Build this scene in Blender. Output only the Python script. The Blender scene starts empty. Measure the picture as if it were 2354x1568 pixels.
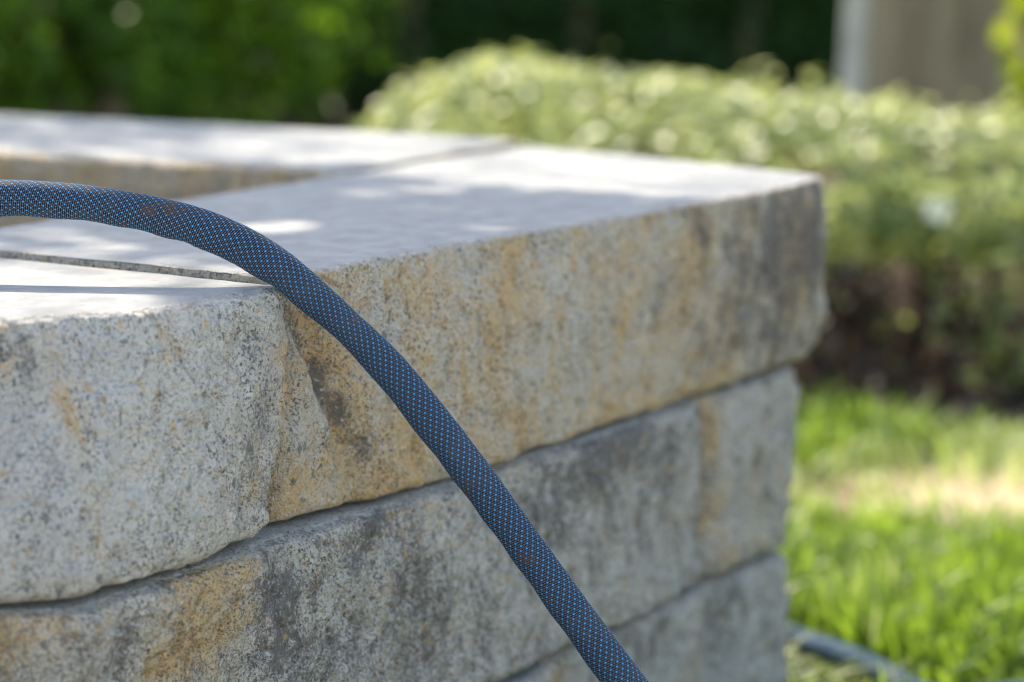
import bpy, math, random
import numpy as np
from mathutils import Vector

# ------------------------------------------------------------------ camera, sky, sun, exposure
scene = bpy.context.scene
FPX, CX, CY = 5680.0, 1177.0, 784.0            # focal length and centre in photo units (2354 wide)
PITCH = math.atan(954 / FPX)
FWD = np.array([0, math.cos(PITCH), -math.sin(PITCH)]); RGT = np.array([1.0, 0, 0]); UPV = np.cross(RGT, FWD)
YAW = math.radians(33.6)                        # the wall face runs 33.6 degrees right of the view
D1 = np.array([math.sin(YAW), math.cos(YAW), 0]); D2 = np.array([-math.cos(YAW), math.sin(YAW), 0])
TOP = 0.36
def ray(u, v): return FWD + RGT * (u - CX) / FPX - UPV * (v - CY) / FPX
CAM = np.array([0, 0, TOP - ray(650, 655)[2] * 1.136])
ORG = CAM + ray(650, 655) * 1.136               # front top corner of the wall joint
def at_depth(u, v, d): return CAM + ray(u, v) * d
def at_z(u, v, z):
    r = ray(u, v); return CAM + r * ((z - CAM[2]) / r[2])
def on_face(u, v, b=0.0):
    r = ray(u, v); p = CAM + r * (((ORG - CAM) @ D2 + b) / (r @ D2))
    return (p - ORG) @ D1, p[2], ((p - CAM) @ FWD)
def wall_xy(p): return (p - ORG) @ D1, (p - ORG) @ D2

cam_data = bpy.data.cameras.new("camera")
cam_data.sensor_width = 36.0
cam_data.lens = FPX / 2354 * 36.0
cam_data.clip_start = 0.02; cam_data.clip_end = 300
cam_data.dof.use_dof = True
cam_data.dof.focus_distance = 1.135
cam_data.dof.aperture_fstop = 4.7
cam = bpy.data.objects.new("camera", cam_data); scene.collection.objects.link(cam)
cam.location = CAM; cam.rotation_euler = (math.pi / 2 - PITCH, 0, 0)
scene.camera = cam

SUN = np.array([-0.50, 0.78, 0.86]); SUN = SUN / np.linalg.norm(SUN)   # towards the sun
world = bpy.data.worlds.new("World"); scene.world = world; world.use_nodes = True
wn = world.node_tree; wn.nodes.clear()
sky = wn.nodes.new("ShaderNodeTexSky"); sky.sky_type = 'NISHITA'; sky.sun_disc = False
sky.sun_elevation = math.asin(SUN[2]); sky.sun_rotation = math.atan2(SUN[0], SUN[1])
sky.air_density = 1.0; sky.dust_density = 1.5; sky.ozone_density = 1.0
bg = wn.nodes.new("ShaderNodeBackground"); bg.inputs[1].default_value = 0.125
wo = wn.nodes.new("ShaderNodeOutputWorld")
wn.links.new(sky.outputs[0], bg.inputs[0]); wn.links.new(bg.outputs[0], wo.inputs[0])
sun_data = bpy.data.lights.new("sun", 'SUN'); sun_data.energy = 3.1; sun_data.angle = math.radians(0.53)
sun_data.color = (1.0, 0.95, 0.86)
sun = bpy.data.objects.new("sun", sun_data); scene.collection.objects.link(sun)
sun.rotation_euler = Vector((-SUN[0], -SUN[1], -SUN[2])).to_track_quat('-Z', 'Y').to_euler()
vs = scene.view_settings
vs.view_transform = 'Standard'; vs.look = 'None'; vs.exposure = 1.8; vs.gamma = 1.0; vs.use_curve_mapping = False
vs.use_white_balance = True; vs.white_balance_temperature = 7250; vs.white_balance_tint = 10   # balanced for open shade, as the photo is
scene.render.engine = 'CYCLES'
scene.cycles.use_denoising = True
scene.cycles.filter_width = 1.05
scene.cycles.max_bounces = 6; scene.cycles.diffuse_bounces = 4; scene.cycles.glossy_bounces = 2; scene.cycles.transmission_bounces = 4
scene.cycles.sample_clamp_indirect = 6.0

# ------------------------------------------------------------------ helpers
rng = np.random.default_rng(7)
COL = scene.collection

def tag(o, label=None, cat=None, group=None, kind=None):
    if label: o["label"] = label
    if cat: o["category"] = cat
    if group: o["group"] = group
    if kind: o["kind"] = kind
    return o

def empty(name, loc, rz=0.0):
    o = bpy.data.objects.new(name, None); COL.objects.link(o)
    o.location = loc; o.rotation_euler = (0, 0, rz); o.empty_display_size = 0.05
    return o

def mesh_obj(name, verts, faces, mat, parent=None, smooth=True, colors=None, uv=None):
    """faces: (n,k) int array or list of such arrays"""
    me = bpy.data.meshes.new(name)
    verts = np.asarray(verts, dtype=np.float32)
    fl = [np.asarray(f, dtype=np.int32) for f in (faces if isinstance(faces, list) else [faces])]
    me.vertices.add(len(verts)); me.vertices.foreach_set("co", verts.ravel())
    loops = np.concatenate([f.ravel() for f in fl])
    sizes = np.concatenate([np.full(len(f), f.shape[1], np.int32) for f in fl])
    starts = np.concatenate([[0], np.cumsum(sizes)[:-1]]).astype(np.int32)
    me.loops.add(len(loops)); me.loops.foreach_set("vertex_index", loops)
    me.polygons.add(len(sizes)); me.polygons.foreach_set("loop_start", starts); me.polygons.foreach_set("loop_total", sizes)
    me.update(calc_edges=True)
    me.polygons.foreach_set("use_smooth", np.full(len(sizes), smooth, dtype=bool))
    if colors is not None:
        ca = me.color_attributes.new("tint", 'FLOAT_COLOR', 'POINT')
        ca.data.foreach_set("color", np.asarray(colors, np.float32).ravel())
    if uv is not None:
        ul = me.uv_layers.new(name="UVMap")
        ul.data.foreach_set("uv", np.asarray(uv, np.float32)[loops].ravel())
    me.materials.append(mat)
    me.validate()
    o = bpy.data.objects.new(name, me); COL.objects.link(o)
    if parent is not None: o.parent = parent
    return o

# gradient noise in numpy
_perm = np.random.default_rng(3).permutation(256); _perm = np.concatenate([_perm, _perm])
_ga = np.linspace(0, 2 * np.pi, 256, endpoint=False)
def pnoise(x, y, seed=0):
    x = np.asarray(x, float) + seed * 17.31; y = np.asarray(y, float) - seed * 9.73
    xi = np.floor(x).astype(int); yi = np.floor(y).astype(int); fx = x - xi; fy = y - yi
    sx = fx * fx * fx * (fx * (fx * 6 - 15) + 10); sy = fy * fy * fy * (fy * (fy * 6 - 15) + 10)
    def g(ix, iy, dx, dy):
        a = _ga[_perm[(_perm[ix & 255] + iy) & 255]]
        return np.cos(a) * dx + np.sin(a) * dy
    n0 = g(xi, yi, fx, fy) * (1 - sx) + g(xi + 1, yi, fx - 1, fy) * sx
    n1 = g(xi, yi + 1, fx, fy - 1) * (1 - sx) + g(xi + 1, yi + 1, fx - 1, fy - 1) * sx
    return (n0 * (1 - sy) + n1 * sy) * 1.4
def fbm(x, y, seed=0, octv=4, gain=0.5):
    s = 0; a = 1.0; t = 0
    for k in range(octv):
        s = s + a * pnoise(x * 2 ** k, y * 2 ** k, seed + k * 3); t += a; a *= gain
    return s / t
def sstep(a, b, x):
    t = np.clip((x - a) / (b - a), 0, 1); return t * t * (3 - 2 * t)

# ------------------------------------------------------------------ material helpers
class NT:
    def __init__(self, name):
        self.m = bpy.data.materials.new(name); self.m.use_nodes = True
        self.t = self.m.node_tree; self.t.nodes.clear()
    def n(self, typ, **kw):
        nd = self.t.nodes.new(typ)
        for k, v in kw.items(): setattr(nd, k, v)
        return nd
    def set(self, sock, v):
        if isinstance(v, bpy.types.NodeSocket): self.t.links.new(v, sock)
        elif v is not None: sock.default_value = v
    def math(self, op, a, b=None, c=None, clamp=False):
        nd = self.n("ShaderNodeMath", operation=op); nd.use_clamp = clamp
        for i, v in enumerate((a, b, c)):
            if v is not None: self.set(nd.inputs[i], v)
        return nd.outputs[0]
    def mix(self, fac, a, b, mode='MIX'):
        nd = self.n("ShaderNodeMix", data_type='RGBA', blend_type=mode); nd.clamp_factor = True
        self.set(nd.inputs[0], fac)
        self.set(nd.inputs[6], (*a, 1) if isinstance(a, tuple) and len(a) == 3 else a)
        self.set(nd.inputs[7], (*b, 1) if isinstance(b, tuple) and len(b) == 3 else b)
        return nd.outputs[2]
    def ss(self, lo, hi, x):
        nd = self.n("ShaderNodeMapRange", interpolation_type='SMOOTHSTEP')
        self.set(nd.inputs[0], x); self.set(nd.inputs[1], lo); self.set(nd.inputs[2], hi)
        return nd.outputs[0]
    def noise(self, vec, scale, detail=3, rough=0.55, dist=0.0):
        nd = self.n("ShaderNodeTexNoise"); self.set(nd.inputs["Vector"], vec)
        nd.inputs["Scale"].default_value = scale; nd.inputs["Detail"].default_value = detail
        nd.inputs["Roughness"].default_value = rough; nd.inputs["Distortion"].default_value = dist
        return nd.outputs[0]
    def voro(self, vec, scale, rand=1.0):
        nd = self.n("ShaderNodeTexVoronoi"); self.set(nd.inputs["Vector"], vec)
        nd.inputs["Scale"].default_value = scale; nd.inputs["Randomness"].default_value = rand
        return nd.outputs["Distance"], nd.outputs["Color"]
    def mapping(self, vec, scale=(1, 1, 1), loc=(0, 0, 0), rot=(0, 0, 0)):
        nd = self.n("ShaderNodeMapping"); self.set(nd.inputs[0], vec)
        nd.inputs[1].default_value = loc; nd.inputs[2].default_value = rot; nd.inputs[3].default_value = scale
        return nd.outputs[0]
    def objco(self): return self.n("ShaderNodeTexCoord").outputs["Object"]
    def attr(self, name):
        a = self.n("ShaderNodeAttribute", attribute_name=name)
        s = self.n("ShaderNodeSeparateColor"); self.t.links.new(a.outputs["Color"], s.inputs[0])
        return s.outputs[0], s.outputs[1], s.outputs[2], a.outputs["Alpha"], a.outputs["Color"]
    def bump(self, h, strength=1.0, dist=0.001, normal=None):
        nd = self.n("ShaderNodeBump"); nd.inputs["Strength"].default_value = strength
        nd.inputs["Distance"].default_value = dist; self.set(nd.inputs["Height"], h)
        if normal is not None: self.set(nd.inputs["Normal"], normal)
        return nd.outputs[0]
    def principled(self, color, rough=0.8, spec=0.3, normal=None, sheen=None):
        p = self.n("ShaderNodeBsdfPrincipled")
        self.set(p.inputs["Base Color"], (*color, 1) if isinstance(color, tuple) and len(color) == 3 else color)
        self.set(p.inputs["Roughness"], rough); self.set(p.inputs["Specular IOR Level"], spec)
        if normal is not None: self.set(p.inputs["Normal"], normal)
        if sheen:
            p.inputs["Sheen Weight"].default_value = sheen[0]; p.inputs["Sheen Roughness"].default_value = sheen[1]
            p.inputs["Sheen Tint"].default_value = (*sheen[2], 1)
        return p.outputs[0]
    def out(self, shader):
        o = self.n("ShaderNodeOutputMaterial"); self.t.links.new(shader, o.inputs[0]); return self.m

def stone_material():
    """split concrete stone: R ochre amount, G charcoal and painted shade amount, B 1 on split faces 0 on sawn top, A light wash"""
    k = NT("split_stone"); co = k.objco()
    oc, ch, fr, li, _ = k.attr("tint")
    warp = k.mapping(co, scale=(1, 1, 0.58), rot=(0, 0.12, 0))
    n_str = k.noise(warp, 46, 6, 0.68, 0.6)
    n_st2 = k.noise(k.mapping(co, scale=(1, 1, 0.55), loc=(3.1, 1.7, 5.2), rot=(0, -0.15, 0)), 66, 6, 0.70, 0.6)
    n_mid = k.noise(co, 75, 4, 0.65)
    n_gr = k.noise(k.mapping(co, scale=(1, 1, 0.8), loc=(1.3, 0, 0)), 400, 3, 0.65)
    n_gr2 = k.noise(k.mapping(co, loc=(7.3, 2, 0)), 560, 4, 0.75)
    n_fine = k.noise(co, 1300, 2, 0.6)
    nv = k.n("ShaderNodeTexNoise"); k.set(nv.inputs["Vector"], co); nv.inputs["Scale"].default_value = 330; nv.inputs["Detail"].default_value = 3
    wv = k.n("ShaderNodeVectorMath", operation='MULTIPLY_ADD'); k.set(wv.inputs[0], nv.outputs[1]); wv.inputs[1].default_value = (0.006, 0.006, 0.006); k.set(wv.inputs[2], co)
    cw = wv.outputs[0]
    vd, vc = k.voro(cw, 520)
    sep = k.n("ShaderNodeSeparateColor"); k.t.links.new(vc, sep.inputs[0]); vr, vg, vb = sep.outputs
    # matrix of the stone
    base = k.mix(k.ss(0.32, 0.66, n_mid), (0.48, 0.44, 0.385), (0.68, 0.63, 0.56))
    warm = k.mix(k.ss(0.35, 0.65, n_str), (0.58, 0.475, 0.345), (0.72, 0.59, 0.425))
    base = k.mix(k.math('MULTIPLY', oc, 1.6, clamp=True), base, warm)
    base = k.mix(k.math('MULTIPLY', li, 0.8), base, (0.68, 0.65, 0.60))
    base = k.mix(k.math('MULTIPLY', k.ss(0.42, 0.62, n_fine), 0.50), base, (0.70, 0.68, 0.63))
    # ochre stains
    of = k.math('ADD', k.math('MULTIPLY', k.math('SUBTRACT', n_str, 0.5), 2.8), k.math('MULTIPLY', k.math('SUBTRACT', n_gr, 0.5), 1.3))
    of = k.ss(0.25, 1.0, k.math('ADD', of, oc))
    ocol = k.mix(k.ss(0.3, 0.7, n_st2), (0.66, 0.45, 0.22), (0.72, 0.42, 0.16))
    ocol = k.mix(k.ss(0.4, 0.7, n_gr2), ocol, (0.68, 0.56, 0.38))
    col = k.mix(k.math('MULTIPLY', of, 0.92), base, ocol)
    # peppered dark grains in drifts
    drift = k.ss(0.42, 0.66, k.noise(k.mapping(co, scale=(1, 1, 0.6), loc=(9.1, 3.3, 1.0)), 55, 4, 0.65))
    sp = k.ss(0.51, 0.60, k.noise(k.mapping(co, loc=(4.7, 1.1, 2.0)), 560, 4, 0.8))
    sw = k.math('ADD', k.math('ADD', 0.38, k.math('MULTIPLY', drift, 0.60)), k.math('MULTIPLY', ch, 0.6), clamp=True)
    col = k.mix(k.math('MULTIPLY', sp, sw), col, (0.105, 0.103, 0.108))
    # charcoal pigment, also carrying shade painted beside the hose and under the caps
    cf = k.math('ADD', k.math('MULTIPLY', k.math('SUBTRACT', n_st2, 0.5), 2.8), k.math('MULTIPLY', k.math('SUBTRACT', n_gr2, 0.5), 2.2))
    cf = k.ss(0.28, 1.05, k.math('ADD', cf, ch))
    col = k.mix(k.math('MULTIPLY', cf, 0.85), col, (0.135, 0.122, 0.117))
    # single grains
    grain = k.math('MULTIPLY', k.math('LESS_THAN', vr, 0.05), k.ss(0.6, 0.25, vd))
    col = k.mix(k.math('MULTIPLY', grain, 0.75), col, (0.14, 0.135, 0.13))
    pale = k.math('MULTIPLY', k.math('GREATER_THAN', vr, 0.90), k.ss(0.6, 0.25, vd))
    col = k.mix(k.math('MULTIPLY', pale, 0.6), col, (0.72, 0.70, 0.64))
    tan = k.math('MULTIPLY', k.math('GREATER_THAN', vg, 0.965), k.ss(0.6, 0.25, vd))
    col = k.mix(k.math('MULTIPLY', tan, 0.7), col, (0.60, 0.36, 0.16))
    vd2, vc2 = k.voro(k.mapping(cw, loc=(0.4, 0.2, 0.9), scale=(1, 1, 0.62)), 190)
    sp2 = k.n("ShaderNodeSeparateColor"); k.t.links.new(vc2, sp2.inputs[0])
    vj = k.math('ADD', vd2, k.math('MULTIPLY', k.math('SUBTRACT', n_gr, 0.5), 0.9))
    chip = k.math('MULTIPLY', k.math('LESS_THAN', sp2.outputs[0], 0.13), k.ss(0.36, 0.20, vj))
    col = k.mix(k.math('MULTIPLY', chip, 0.75), col, (0.18, 0.175, 0.165))
    chip2 = k.math('MULTIPLY', k.math('GREATER_THAN', sp2.outputs[1], 0.95), k.ss(0.45, 0.12, vj))
    col = k.mix(k.math('MULTIPLY', chip2, 0.7), col, (0.62, 0.41, 0.19))
    # hairline crevices of the broken face
    cn = k.noise(k.mapping(co, scale=(1, 1, 0.75), rot=(0, 0.6, 0), loc=(2.0, 0.4, 3.3)), 60, 5, 0.6, 0.8)
    crev = k.math('MULTIPLY', k.ss(0.016, 0.002, k.math('ABSOLUTE', k.math('SUBTRACT', cn, 0.5))), k.ss(0.50, 0.62, n_mid))
    col = k.mix(k.math('MULTIPLY', crev, 0.65), col, (0.16, 0.14, 0.115))
    # sawn top
    tn = k.noise(co, 60, 4, 0.6); tf = k.noise(co, 700, 3, 0.6)
    top = k.mix(k.ss(0.3, 0.7, tn), (0.245, 0.252, 0.250), (0.335, 0.341, 0.337))
    top = k.mix(k.math('MULTIPLY', k.ss(0.45, 0.75, tf), 0.3), top, (0.25, 0.245, 0.235))
    top = k.mix(k.math('MULTIPLY', oc, 0.55), top, (0.60, 0.45, 0.24))
    pd, pc = k.voro(k.mapping(cw, loc=(2.2, 5.1, 0.3)), 150)
    spp = k.n("ShaderNodeSeparateColor"); k.t.links.new(pc, spp.inputs[0])
    pit = k.math('MULTIPLY', k.math('LESS_THAN', spp.outputs[0], 0.16), k.ss(0.22, 0.10, k.math('ADD', pd, k.math('MULTIPLY', k.math('SUBTRACT', tf, 0.5), 0.35))))
    top = k.mix(k.math('MULTIPLY', pit, 0.8), top, (0.16, 0.15, 0.14))
    col = k.mix(fr, top, col)
    # relief
    h = k.math('ADD', k.math('MULTIPLY', n_gr, 1.6), k.math('MULTIPLY', n_fine, 0.8))
    h = k.math('MULTIPLY', h, k.math('ADD', 0.10, k.math('MULTIPLY', fr, 0.90)))
    nrm = k.bump(h, 1.0, 0.0022)
    return k.out(k.principled(col, 0.88, 0.25, nrm))
STONE = stone_material()

def leaf_material(name, c_dark, c_light, trans=0.45, rough=0.45, tcol=None, spec=0.4):
    k = NT(name); r, g, b, a, c = k.attr("tint")
    col = k.mix(r, c_dark, c_light)
    col = k.mix(g, col, (0.56, 0.55, 0.34))          # yellowed / cream share
    tc = k.mix(0.5, col, tcol if tcol else c_light)
    p = k.principled(col, rough, spec)
    t = k.n("ShaderNodeBsdfTranslucent"); k.set(t.inputs[0], tc)
    m = k.n("ShaderNodeMixShader"); m.inputs[0].default_value = trans
    k.t.links.new(p, m.inputs[1]); k.t.links.new(t.outputs[0], m.inputs[2])
    return k.out(m.outputs[0])

def bark_material(name, c1, c2, c3, sc=1.0):
    k = NT(name); co = k.objco()
    n1 = k.noise(k.mapping(co, scale=(1, 1, 0.18)), 38 * sc, 5, 0.65, 0.6)
    n2 = k.noise(co, 7 * sc, 4, 0.6)
    col = k.mix(k.ss(0.35, 0.65, n1), c1, c2); col = k.mix(k.ss(0.48, 0.72, n2), col, c3)
    return k.out(k.principled(col, 0.9, 0.2, k.bump(n1, 1.0, 0.01)))

# ------------------------------------------------------------------ ground
def ground_material():
    k = NT("lawn_soil"); co = k.objco()
    n1 = k.noise(co, 9, 5, 0.6); n2 = k.noise(co, 160, 4, 0.7); n3 = k.noise(co, 2.5, 3, 0.5)
    soil = k.mix(n2, (0.05, 0.035, 0.02), (0.13, 0.09, 0.05))
    green = k.mix(n2, (0.035, 0.06, 0.012), (0.09, 0.12, 0.03))
    col = k.mix(k.ss(0.42, 0.60, n1), green, soil)
    sy = k.n("ShaderNodeSeparateXYZ"); k.set(sy.inputs[0], co)
    bed = k.ss(2.44, 2.58, k.math('ADD', sy.outputs[1], k.math('MULTIPLY', k.math('SUBTRACT', n1, 0.5), 0.2)))
    col = k.mix(bed, col, k.mix(n2, (0.018, 0.011, 0.007), (0.06, 0.04, 0.026)))
    # bare dry patch in the lawn, right of the wall
    d = k.n("ShaderNodeVectorMath", operation='LENGTH')
    k.set(d.inputs[0], k.mapping(co, loc=(-0.51 * 2.1, -2.22 * 3.0, 0), scale=(2.1, 3.0, 1)))
    pf = k.ss(0.75, 0.35, k.math('ADD', d.outputs["Value"], k.math('MULTIPLY', k.math('SUBTRACT', n1, 0.5), 1.3)))
    dry = k.mix(n2, (0.42, 0.32, 0.19), (0.62, 0.51, 0.34))
    col = k.mix(pf, col, dry)
    return k.out(k.principled(col, 0.95, 0.1, k.bump(n2, 1.0, 0.006)))
G = 80.0
tag(mesh_obj("ground", [(-G, -G, 0), (G, -G, 0), (G, G, 0), (-G, G, 0)], np.array([[0, 1, 2, 3]]), ground_material(), smooth=False), kind="structure")

# unseen pale slab added on the camera side to bounce sunlight onto the wall
def bounce_pavement_material():
    k = NT("bounce_concrete"); co = k.objco(); n = k.noise(co, 14, 5, 0.6); n2 = k.noise(co, 300, 3, 0.7)
    c = k.mix(n, (0.52, 0.48, 0.41), (0.62, 0.58, 0.50)); c = k.mix(k.math('MULTIPLY', n2, 0.3), c, (0.4, 0.37, 0.32))
    return k.out(k.principled(c, 0.9, 0.2, k.bump(n2, 0.5, 0.002)))
tag(mesh_obj("bounce_pavement", [(-1.2, -3.5, .02), (4.5, -3.5, .02), (4.5, 1.25, .02), (1.05, 1.25, .02), (0.55, 0.98, .02), (0.10, 0.55, .02), (-1.2, 0.3, .02),
     (-1.2, -3.5, -.1), (4.5, -3.5, -.1), (4.5, 1.25, -.1), (1.05, 1.25, -.1), (0.55, 0.98, -.1), (0.10, 0.55, -.1), (-1.2, 0.3, -.1)],
     [np.array([[0, 1, 2, 3, 4, 5, 6]]), np.array([[i, i + 7, (i + 1) % 7 + 7, (i + 1) % 7] for i in range(7)])], bounce_pavement_material(), smooth=False), kind="structure")

# ------------------------------------------------------------------ the stone wall
wall = empty("garden_wall", (ORG[0], ORG[1], 0.0), math.pi / 2 - YAW)
tag(wall, "L-shaped dry-stacked garden wall of rough split grey and ochre stone blocks", "wall")

def blob(u, v, su, sv, b=0.0):
    """stain or painted shadow centre and size given in photo units -> metres on the wall face"""
    a, z, d = on_face(u, v, b); s = d / FPX
    return a, z, su * s / 0.70, sv * s
def blobs_fn(lst, b=0.0):
    L = [(*blob(u, v, su, sv, b), w) for (u, v, su, sv, w) in lst]
    def f(a, z):
        t = 0
        for (ca, cz, sa, sz, w) in L:
            t = t + w * np.exp(-((a - ca) / sa) ** 2 - ((z - cz) / sz) ** 2)
        return t
    return f
ZERO = lambda a, z: 0 * a

def make_block(a0, a1, bf, bb, z0, z1, seed, front=ZERO, ochre=ZERO, char=ZERO, light=ZERO, oc0=0.15, ch0=0.1, li0=0.1,
               rough=1.0, da=0.0012, dz=0.0010, r_top=0.003, r_bot=0.006, r_end=0.008, end0=ZERO, end1=ZERO, xf=None,
               top_ochre=ZERO, near=None, top_fr=0.0):
    """one split-faced stone: front face at b = bf (towards -b), sawn top and bottom; end0/end1 shift the ends as f(b,z)"""
    if near:   # finer columns where the camera is close
        us = np.concatenate([np.arange(a0, near, da), np.arange(near, a1, da * 2.2), [a1]])
    else:
        us = np.concatenate([np.arange(a0, a1 - da * 0.5, da), [a1]])
    nz = max(6, int((z1 - z0) / dz)); vz = np.linspace(z0, z1, nz)
    dep = bb - bf
    ws = np.concatenate([[0], np.cumsum(np.geomspace(0.0012, dep / 4.5, 18))]); ws = ws / ws[-1]
    def pos(A, W, Z):
        # front offset
        off = front(A, Z)
        off = off - rough * (0.0055 * fbm(A * 16, Z * 14, seed, 3) + 0.0026 * fbm(A * 55, Z * 45, seed + 11, 4) + 0.0017 * fbm(A * 190, Z * 170, seed + 23, 3))
        off = off + rough * 0.0060 * np.clip(pnoise(A * 165, Z * 150, seed + 27) - 0.36, 0, 1) + rough * 0.010 * np.clip(pnoise(A * 75, Z * 62, seed + 29) - 0.50, 0, 1)
        rid = 1 - np.abs(fbm(A * 38 + Z * 12, Z * 22, seed + 31, 3)) * 2.2
        off = off - rough * 0.0020 * np.clip(rid, -1, 1)
        fc = fbm(A * 26 - Z * 9, Z * 17 + A * 5, seed + 37, 2); off = off + rough * 0.0045 * np.abs(fc)
        cr = fbm(A * 30 + 40, Z * 24, seed + 39, 4); off = off + rough * 0.0018 * np.exp(-(cr / 0.035) ** 2)
        jr = 1 + 0.55 * fbm(A * 60, A * 0 + seed, seed + 41, 3)
        def rnd(d, r):
            t = np.clip(1 - d / r, 0, 1); return r * (1 - np.sqrt(1 - t * t * 0.98))
        off = off + rnd(z1 - Z, r_top * jr) + rnd(Z - z0, r_bot * (1 + 0.6 * fbm(A * 45, A * 0 + 5, seed + 51, 3)))
        off = off + np.clip(fbm(A * 62, A * 0 + 7, seed + 45, 4) - 0.06, 0, 1) * 0.011 * np.exp(-(z1 - Z) / 0.0045)
        e0 = a0 + end0(bf + W * dep, Z); e1 = a1 + end1(bf + W * dep, Z)
        jz = 1 + 0.5 * fbm(Z * 70, Z * 0 + 3, seed + 61, 3)
        T = (A - a0) / (a1 - a0)
        AA = e0 + (e1 - e0) * T
        off = off + rnd(AA - e0, r_end * jz) + rnd(e1 - AA, r_end * jz)
        B = bf + off + W * (dep - off)
        # rough ends
        en = 0.0012 * fbm(B * 60, Z * 60, seed + 71, 4) + 0.0012 * fbm(B * 14, Z * 14, seed + 73, 2)
        AA = AA + en * (np.clip(1 - (A - a0) / 0.02, 0, 1) - np.clip(1 - (a1 - A) / 0.02, 0, 1))
        # sawn faces: slight unevenness and crumbled arrises
        dtop = np.clip(1 - (z1 - Z) / 0.004, 0, 1)
        ed = np.minimum(np.minimum(A - a0, a1 - A), W * dep)
        crumb = np.exp(-ed / 0.0022) * (0.0010 + 0.0011 * fbm(A * 130, B * 130, seed + 81, 3)) 
        ZZ = Z + dtop * (0.0009 * fbm(A * 9, B * 9, seed + 83, 2) - np.clip(crumb, 0, 1))
        dbot = np.clip(1 - (Z - z0) / 0.006, 0, 1)
        ZZ = ZZ + dbot * (0.0026 * fbm(A * 24, B * 24, seed + 91, 4))
        return AA, B, ZZ
    V = []; F = []; Cc = []; base = 0
    def patch(Agrid, Wgrid, Zgrid, flip, is_front):
        nonlocal base
        A, B, Z = pos(Agrid, Wgrid, Zgrid)
        n, m = A.shape
        V.append(np.stack([A, B, Z], -1).reshape(-1, 3))
        idx = base + np.arange(n * m).reshape(n, m)
        q = np.stack([idx[:-1, :-1], idx[1:, :-1], idx[1:, 1:], idx[:-1, 1:]], -1).reshape(-1, 4)
        F.append(q[:, ::-1] if flip else q); base += n * m
        if is_front == 1:
            fr = np.ones_like(A)
            fr = fr * (1 - 0.6 * sstep(0.0018, 0.0, z1 - Zgrid))
        elif is_front == 0:
            fr = sstep(0.0022, 0.0004, Wgrid * dep + 0.0009 * pnoise(A * 260, B * 260, seed)) * 0.8
            fr = np.maximum(fr, top_fr)
        else:
            fr = np.full_like(A, 0.85)
        if is_front == 0:
            o = np.clip(top_ochre(A, B), 0, 1); c = 0 * A; l = 0 * A
        else:
            o = oc0 + ochre(A, Z); c = ch0 + char(A, Z); l = np.clip(li0 + light(A, Z), 0, 1)
            if is_front == 2: o = 0.25 + 0 * A; c = 0.35 + 0 * A; l = 0 * A
        Cc.append(np.stack([o + 0 * A, c + 0 * A, fr, l + 0 * A], -1).reshape(-1, 4))
    A, Z = np.meshgrid(us, vz, indexing='ij'); patch(A, 0 * A, Z, False, 1)
    A, W = np.meshgrid(us, ws, indexing='ij'); patch(A, W, 0 * A + z1, False, 0)
    uc = us[::3] if (len(us) - 1) % 3 == 0 else np.concatenate([us[::3], [us[-1]]])
    A, W = np.meshgrid(uc, ws, indexing='ij'); patch(A, W, 0 * A + z0, True, 2)
    W, Z = np.meshgrid(ws, vz, indexing='ij'); patch(0 * W + a1, W, Z, False, 2)
    W, Z = np.meshgrid(ws, vz, indexing='ij'); patch(0 * W + a0, W, Z, True, 2)
    uc = np.linspace(a0, a1, 40); vc = np.linspace(z0, z1, 14)
    A, Z = np.meshgrid(uc, vc, indexing='ij'); patch(A, 0 * A + 1, Z, True, 2)
    V = np.concatenate(V); C_ = np.concatenate(Cc)
    if xf is not None: V = xf(V)
    o = mesh_obj("stone_block", V, F, STONE, wall, True, C_)
    # weld the shared borders so that the stone shades as one body
    import bmesh
    bm = bmesh.new(); bm.from_mesh(o.data); bmesh.ops.remove_doubles(bm, verts=bm.verts, dist=0.00002)
    for e in bm.edges:
        if len(e.link_faces) == 2 and e.link_faces[0].normal.dot(e.link_faces[1].normal) < 0.5: e.smooth = False
    bm.to_mesh(o.data); bm.free()
    return o

Z1, Z2 = 0.2446, 0.1246                         # bed joints
# --- cap stone on the near side of the joint
def front_near(a, z):
    xa = np.array([-0.34, -0.2, -0.168, -0.143, -0.097, -0.067, -0.03, 0.0])
    t = np.interp(a, xa, [0.10, 0.075, 0.052, 0.034, 0.005, 0.001, 0.0, 0.0]); b = np.interp(a, xa, [0.08, 0.05, 0.0175, -0.0105, -0.0135, -0.012, -0.0067, -0.003])
    h = np.clip((z - Z1) / (TOP - Z1), 0, 1)
    return b + (t - b) * h ** 1.4 - 0.004 * np.sin(np.pi * h) + 0.007 * np.exp(-((a + 0.155) / 0.022) ** 2 - ((z - 0.325) / 0.022) ** 2)
near_o = blobs_fn([(190, 960, 26, 150, 0.55), (185, 1200, 22, 80, 0.6), (120, 840, 110, 50, 0.35), (640, 870, 16, 80, 0.9), (655, 760, 14, 60, 0.4),
                   (625, 1020, 14, 110, 0.8), (560, 1130, 18, 50, 0.3), (130, 770, 40, 20, 0.5), (20, 840, 50, 60, 0.3), (370, 820, 10, 40, 0.4)])
near_c = blobs_fn([(575, 900, 34, 110, 0.42), (560, 1060, 50, 150, 0.40), (520, 1120, 30, 120, 0.25), (80, 860, 90, 90, 0.42), (120, 820, 50, 40, 0.3),
                   (620, 1180, 22, 60, 0.45), (540, 770, 30, 60, 0.22), (60, 1000, 60, 60, 0.2)])
near_l = blobs_fn([(330, 900, 140, 240, 0.5), (200, 1150, 200, 160, 0.4), (560, 700, 60, 30, 0.4), (330, 760, 200, 40, 0.4)])
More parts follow.
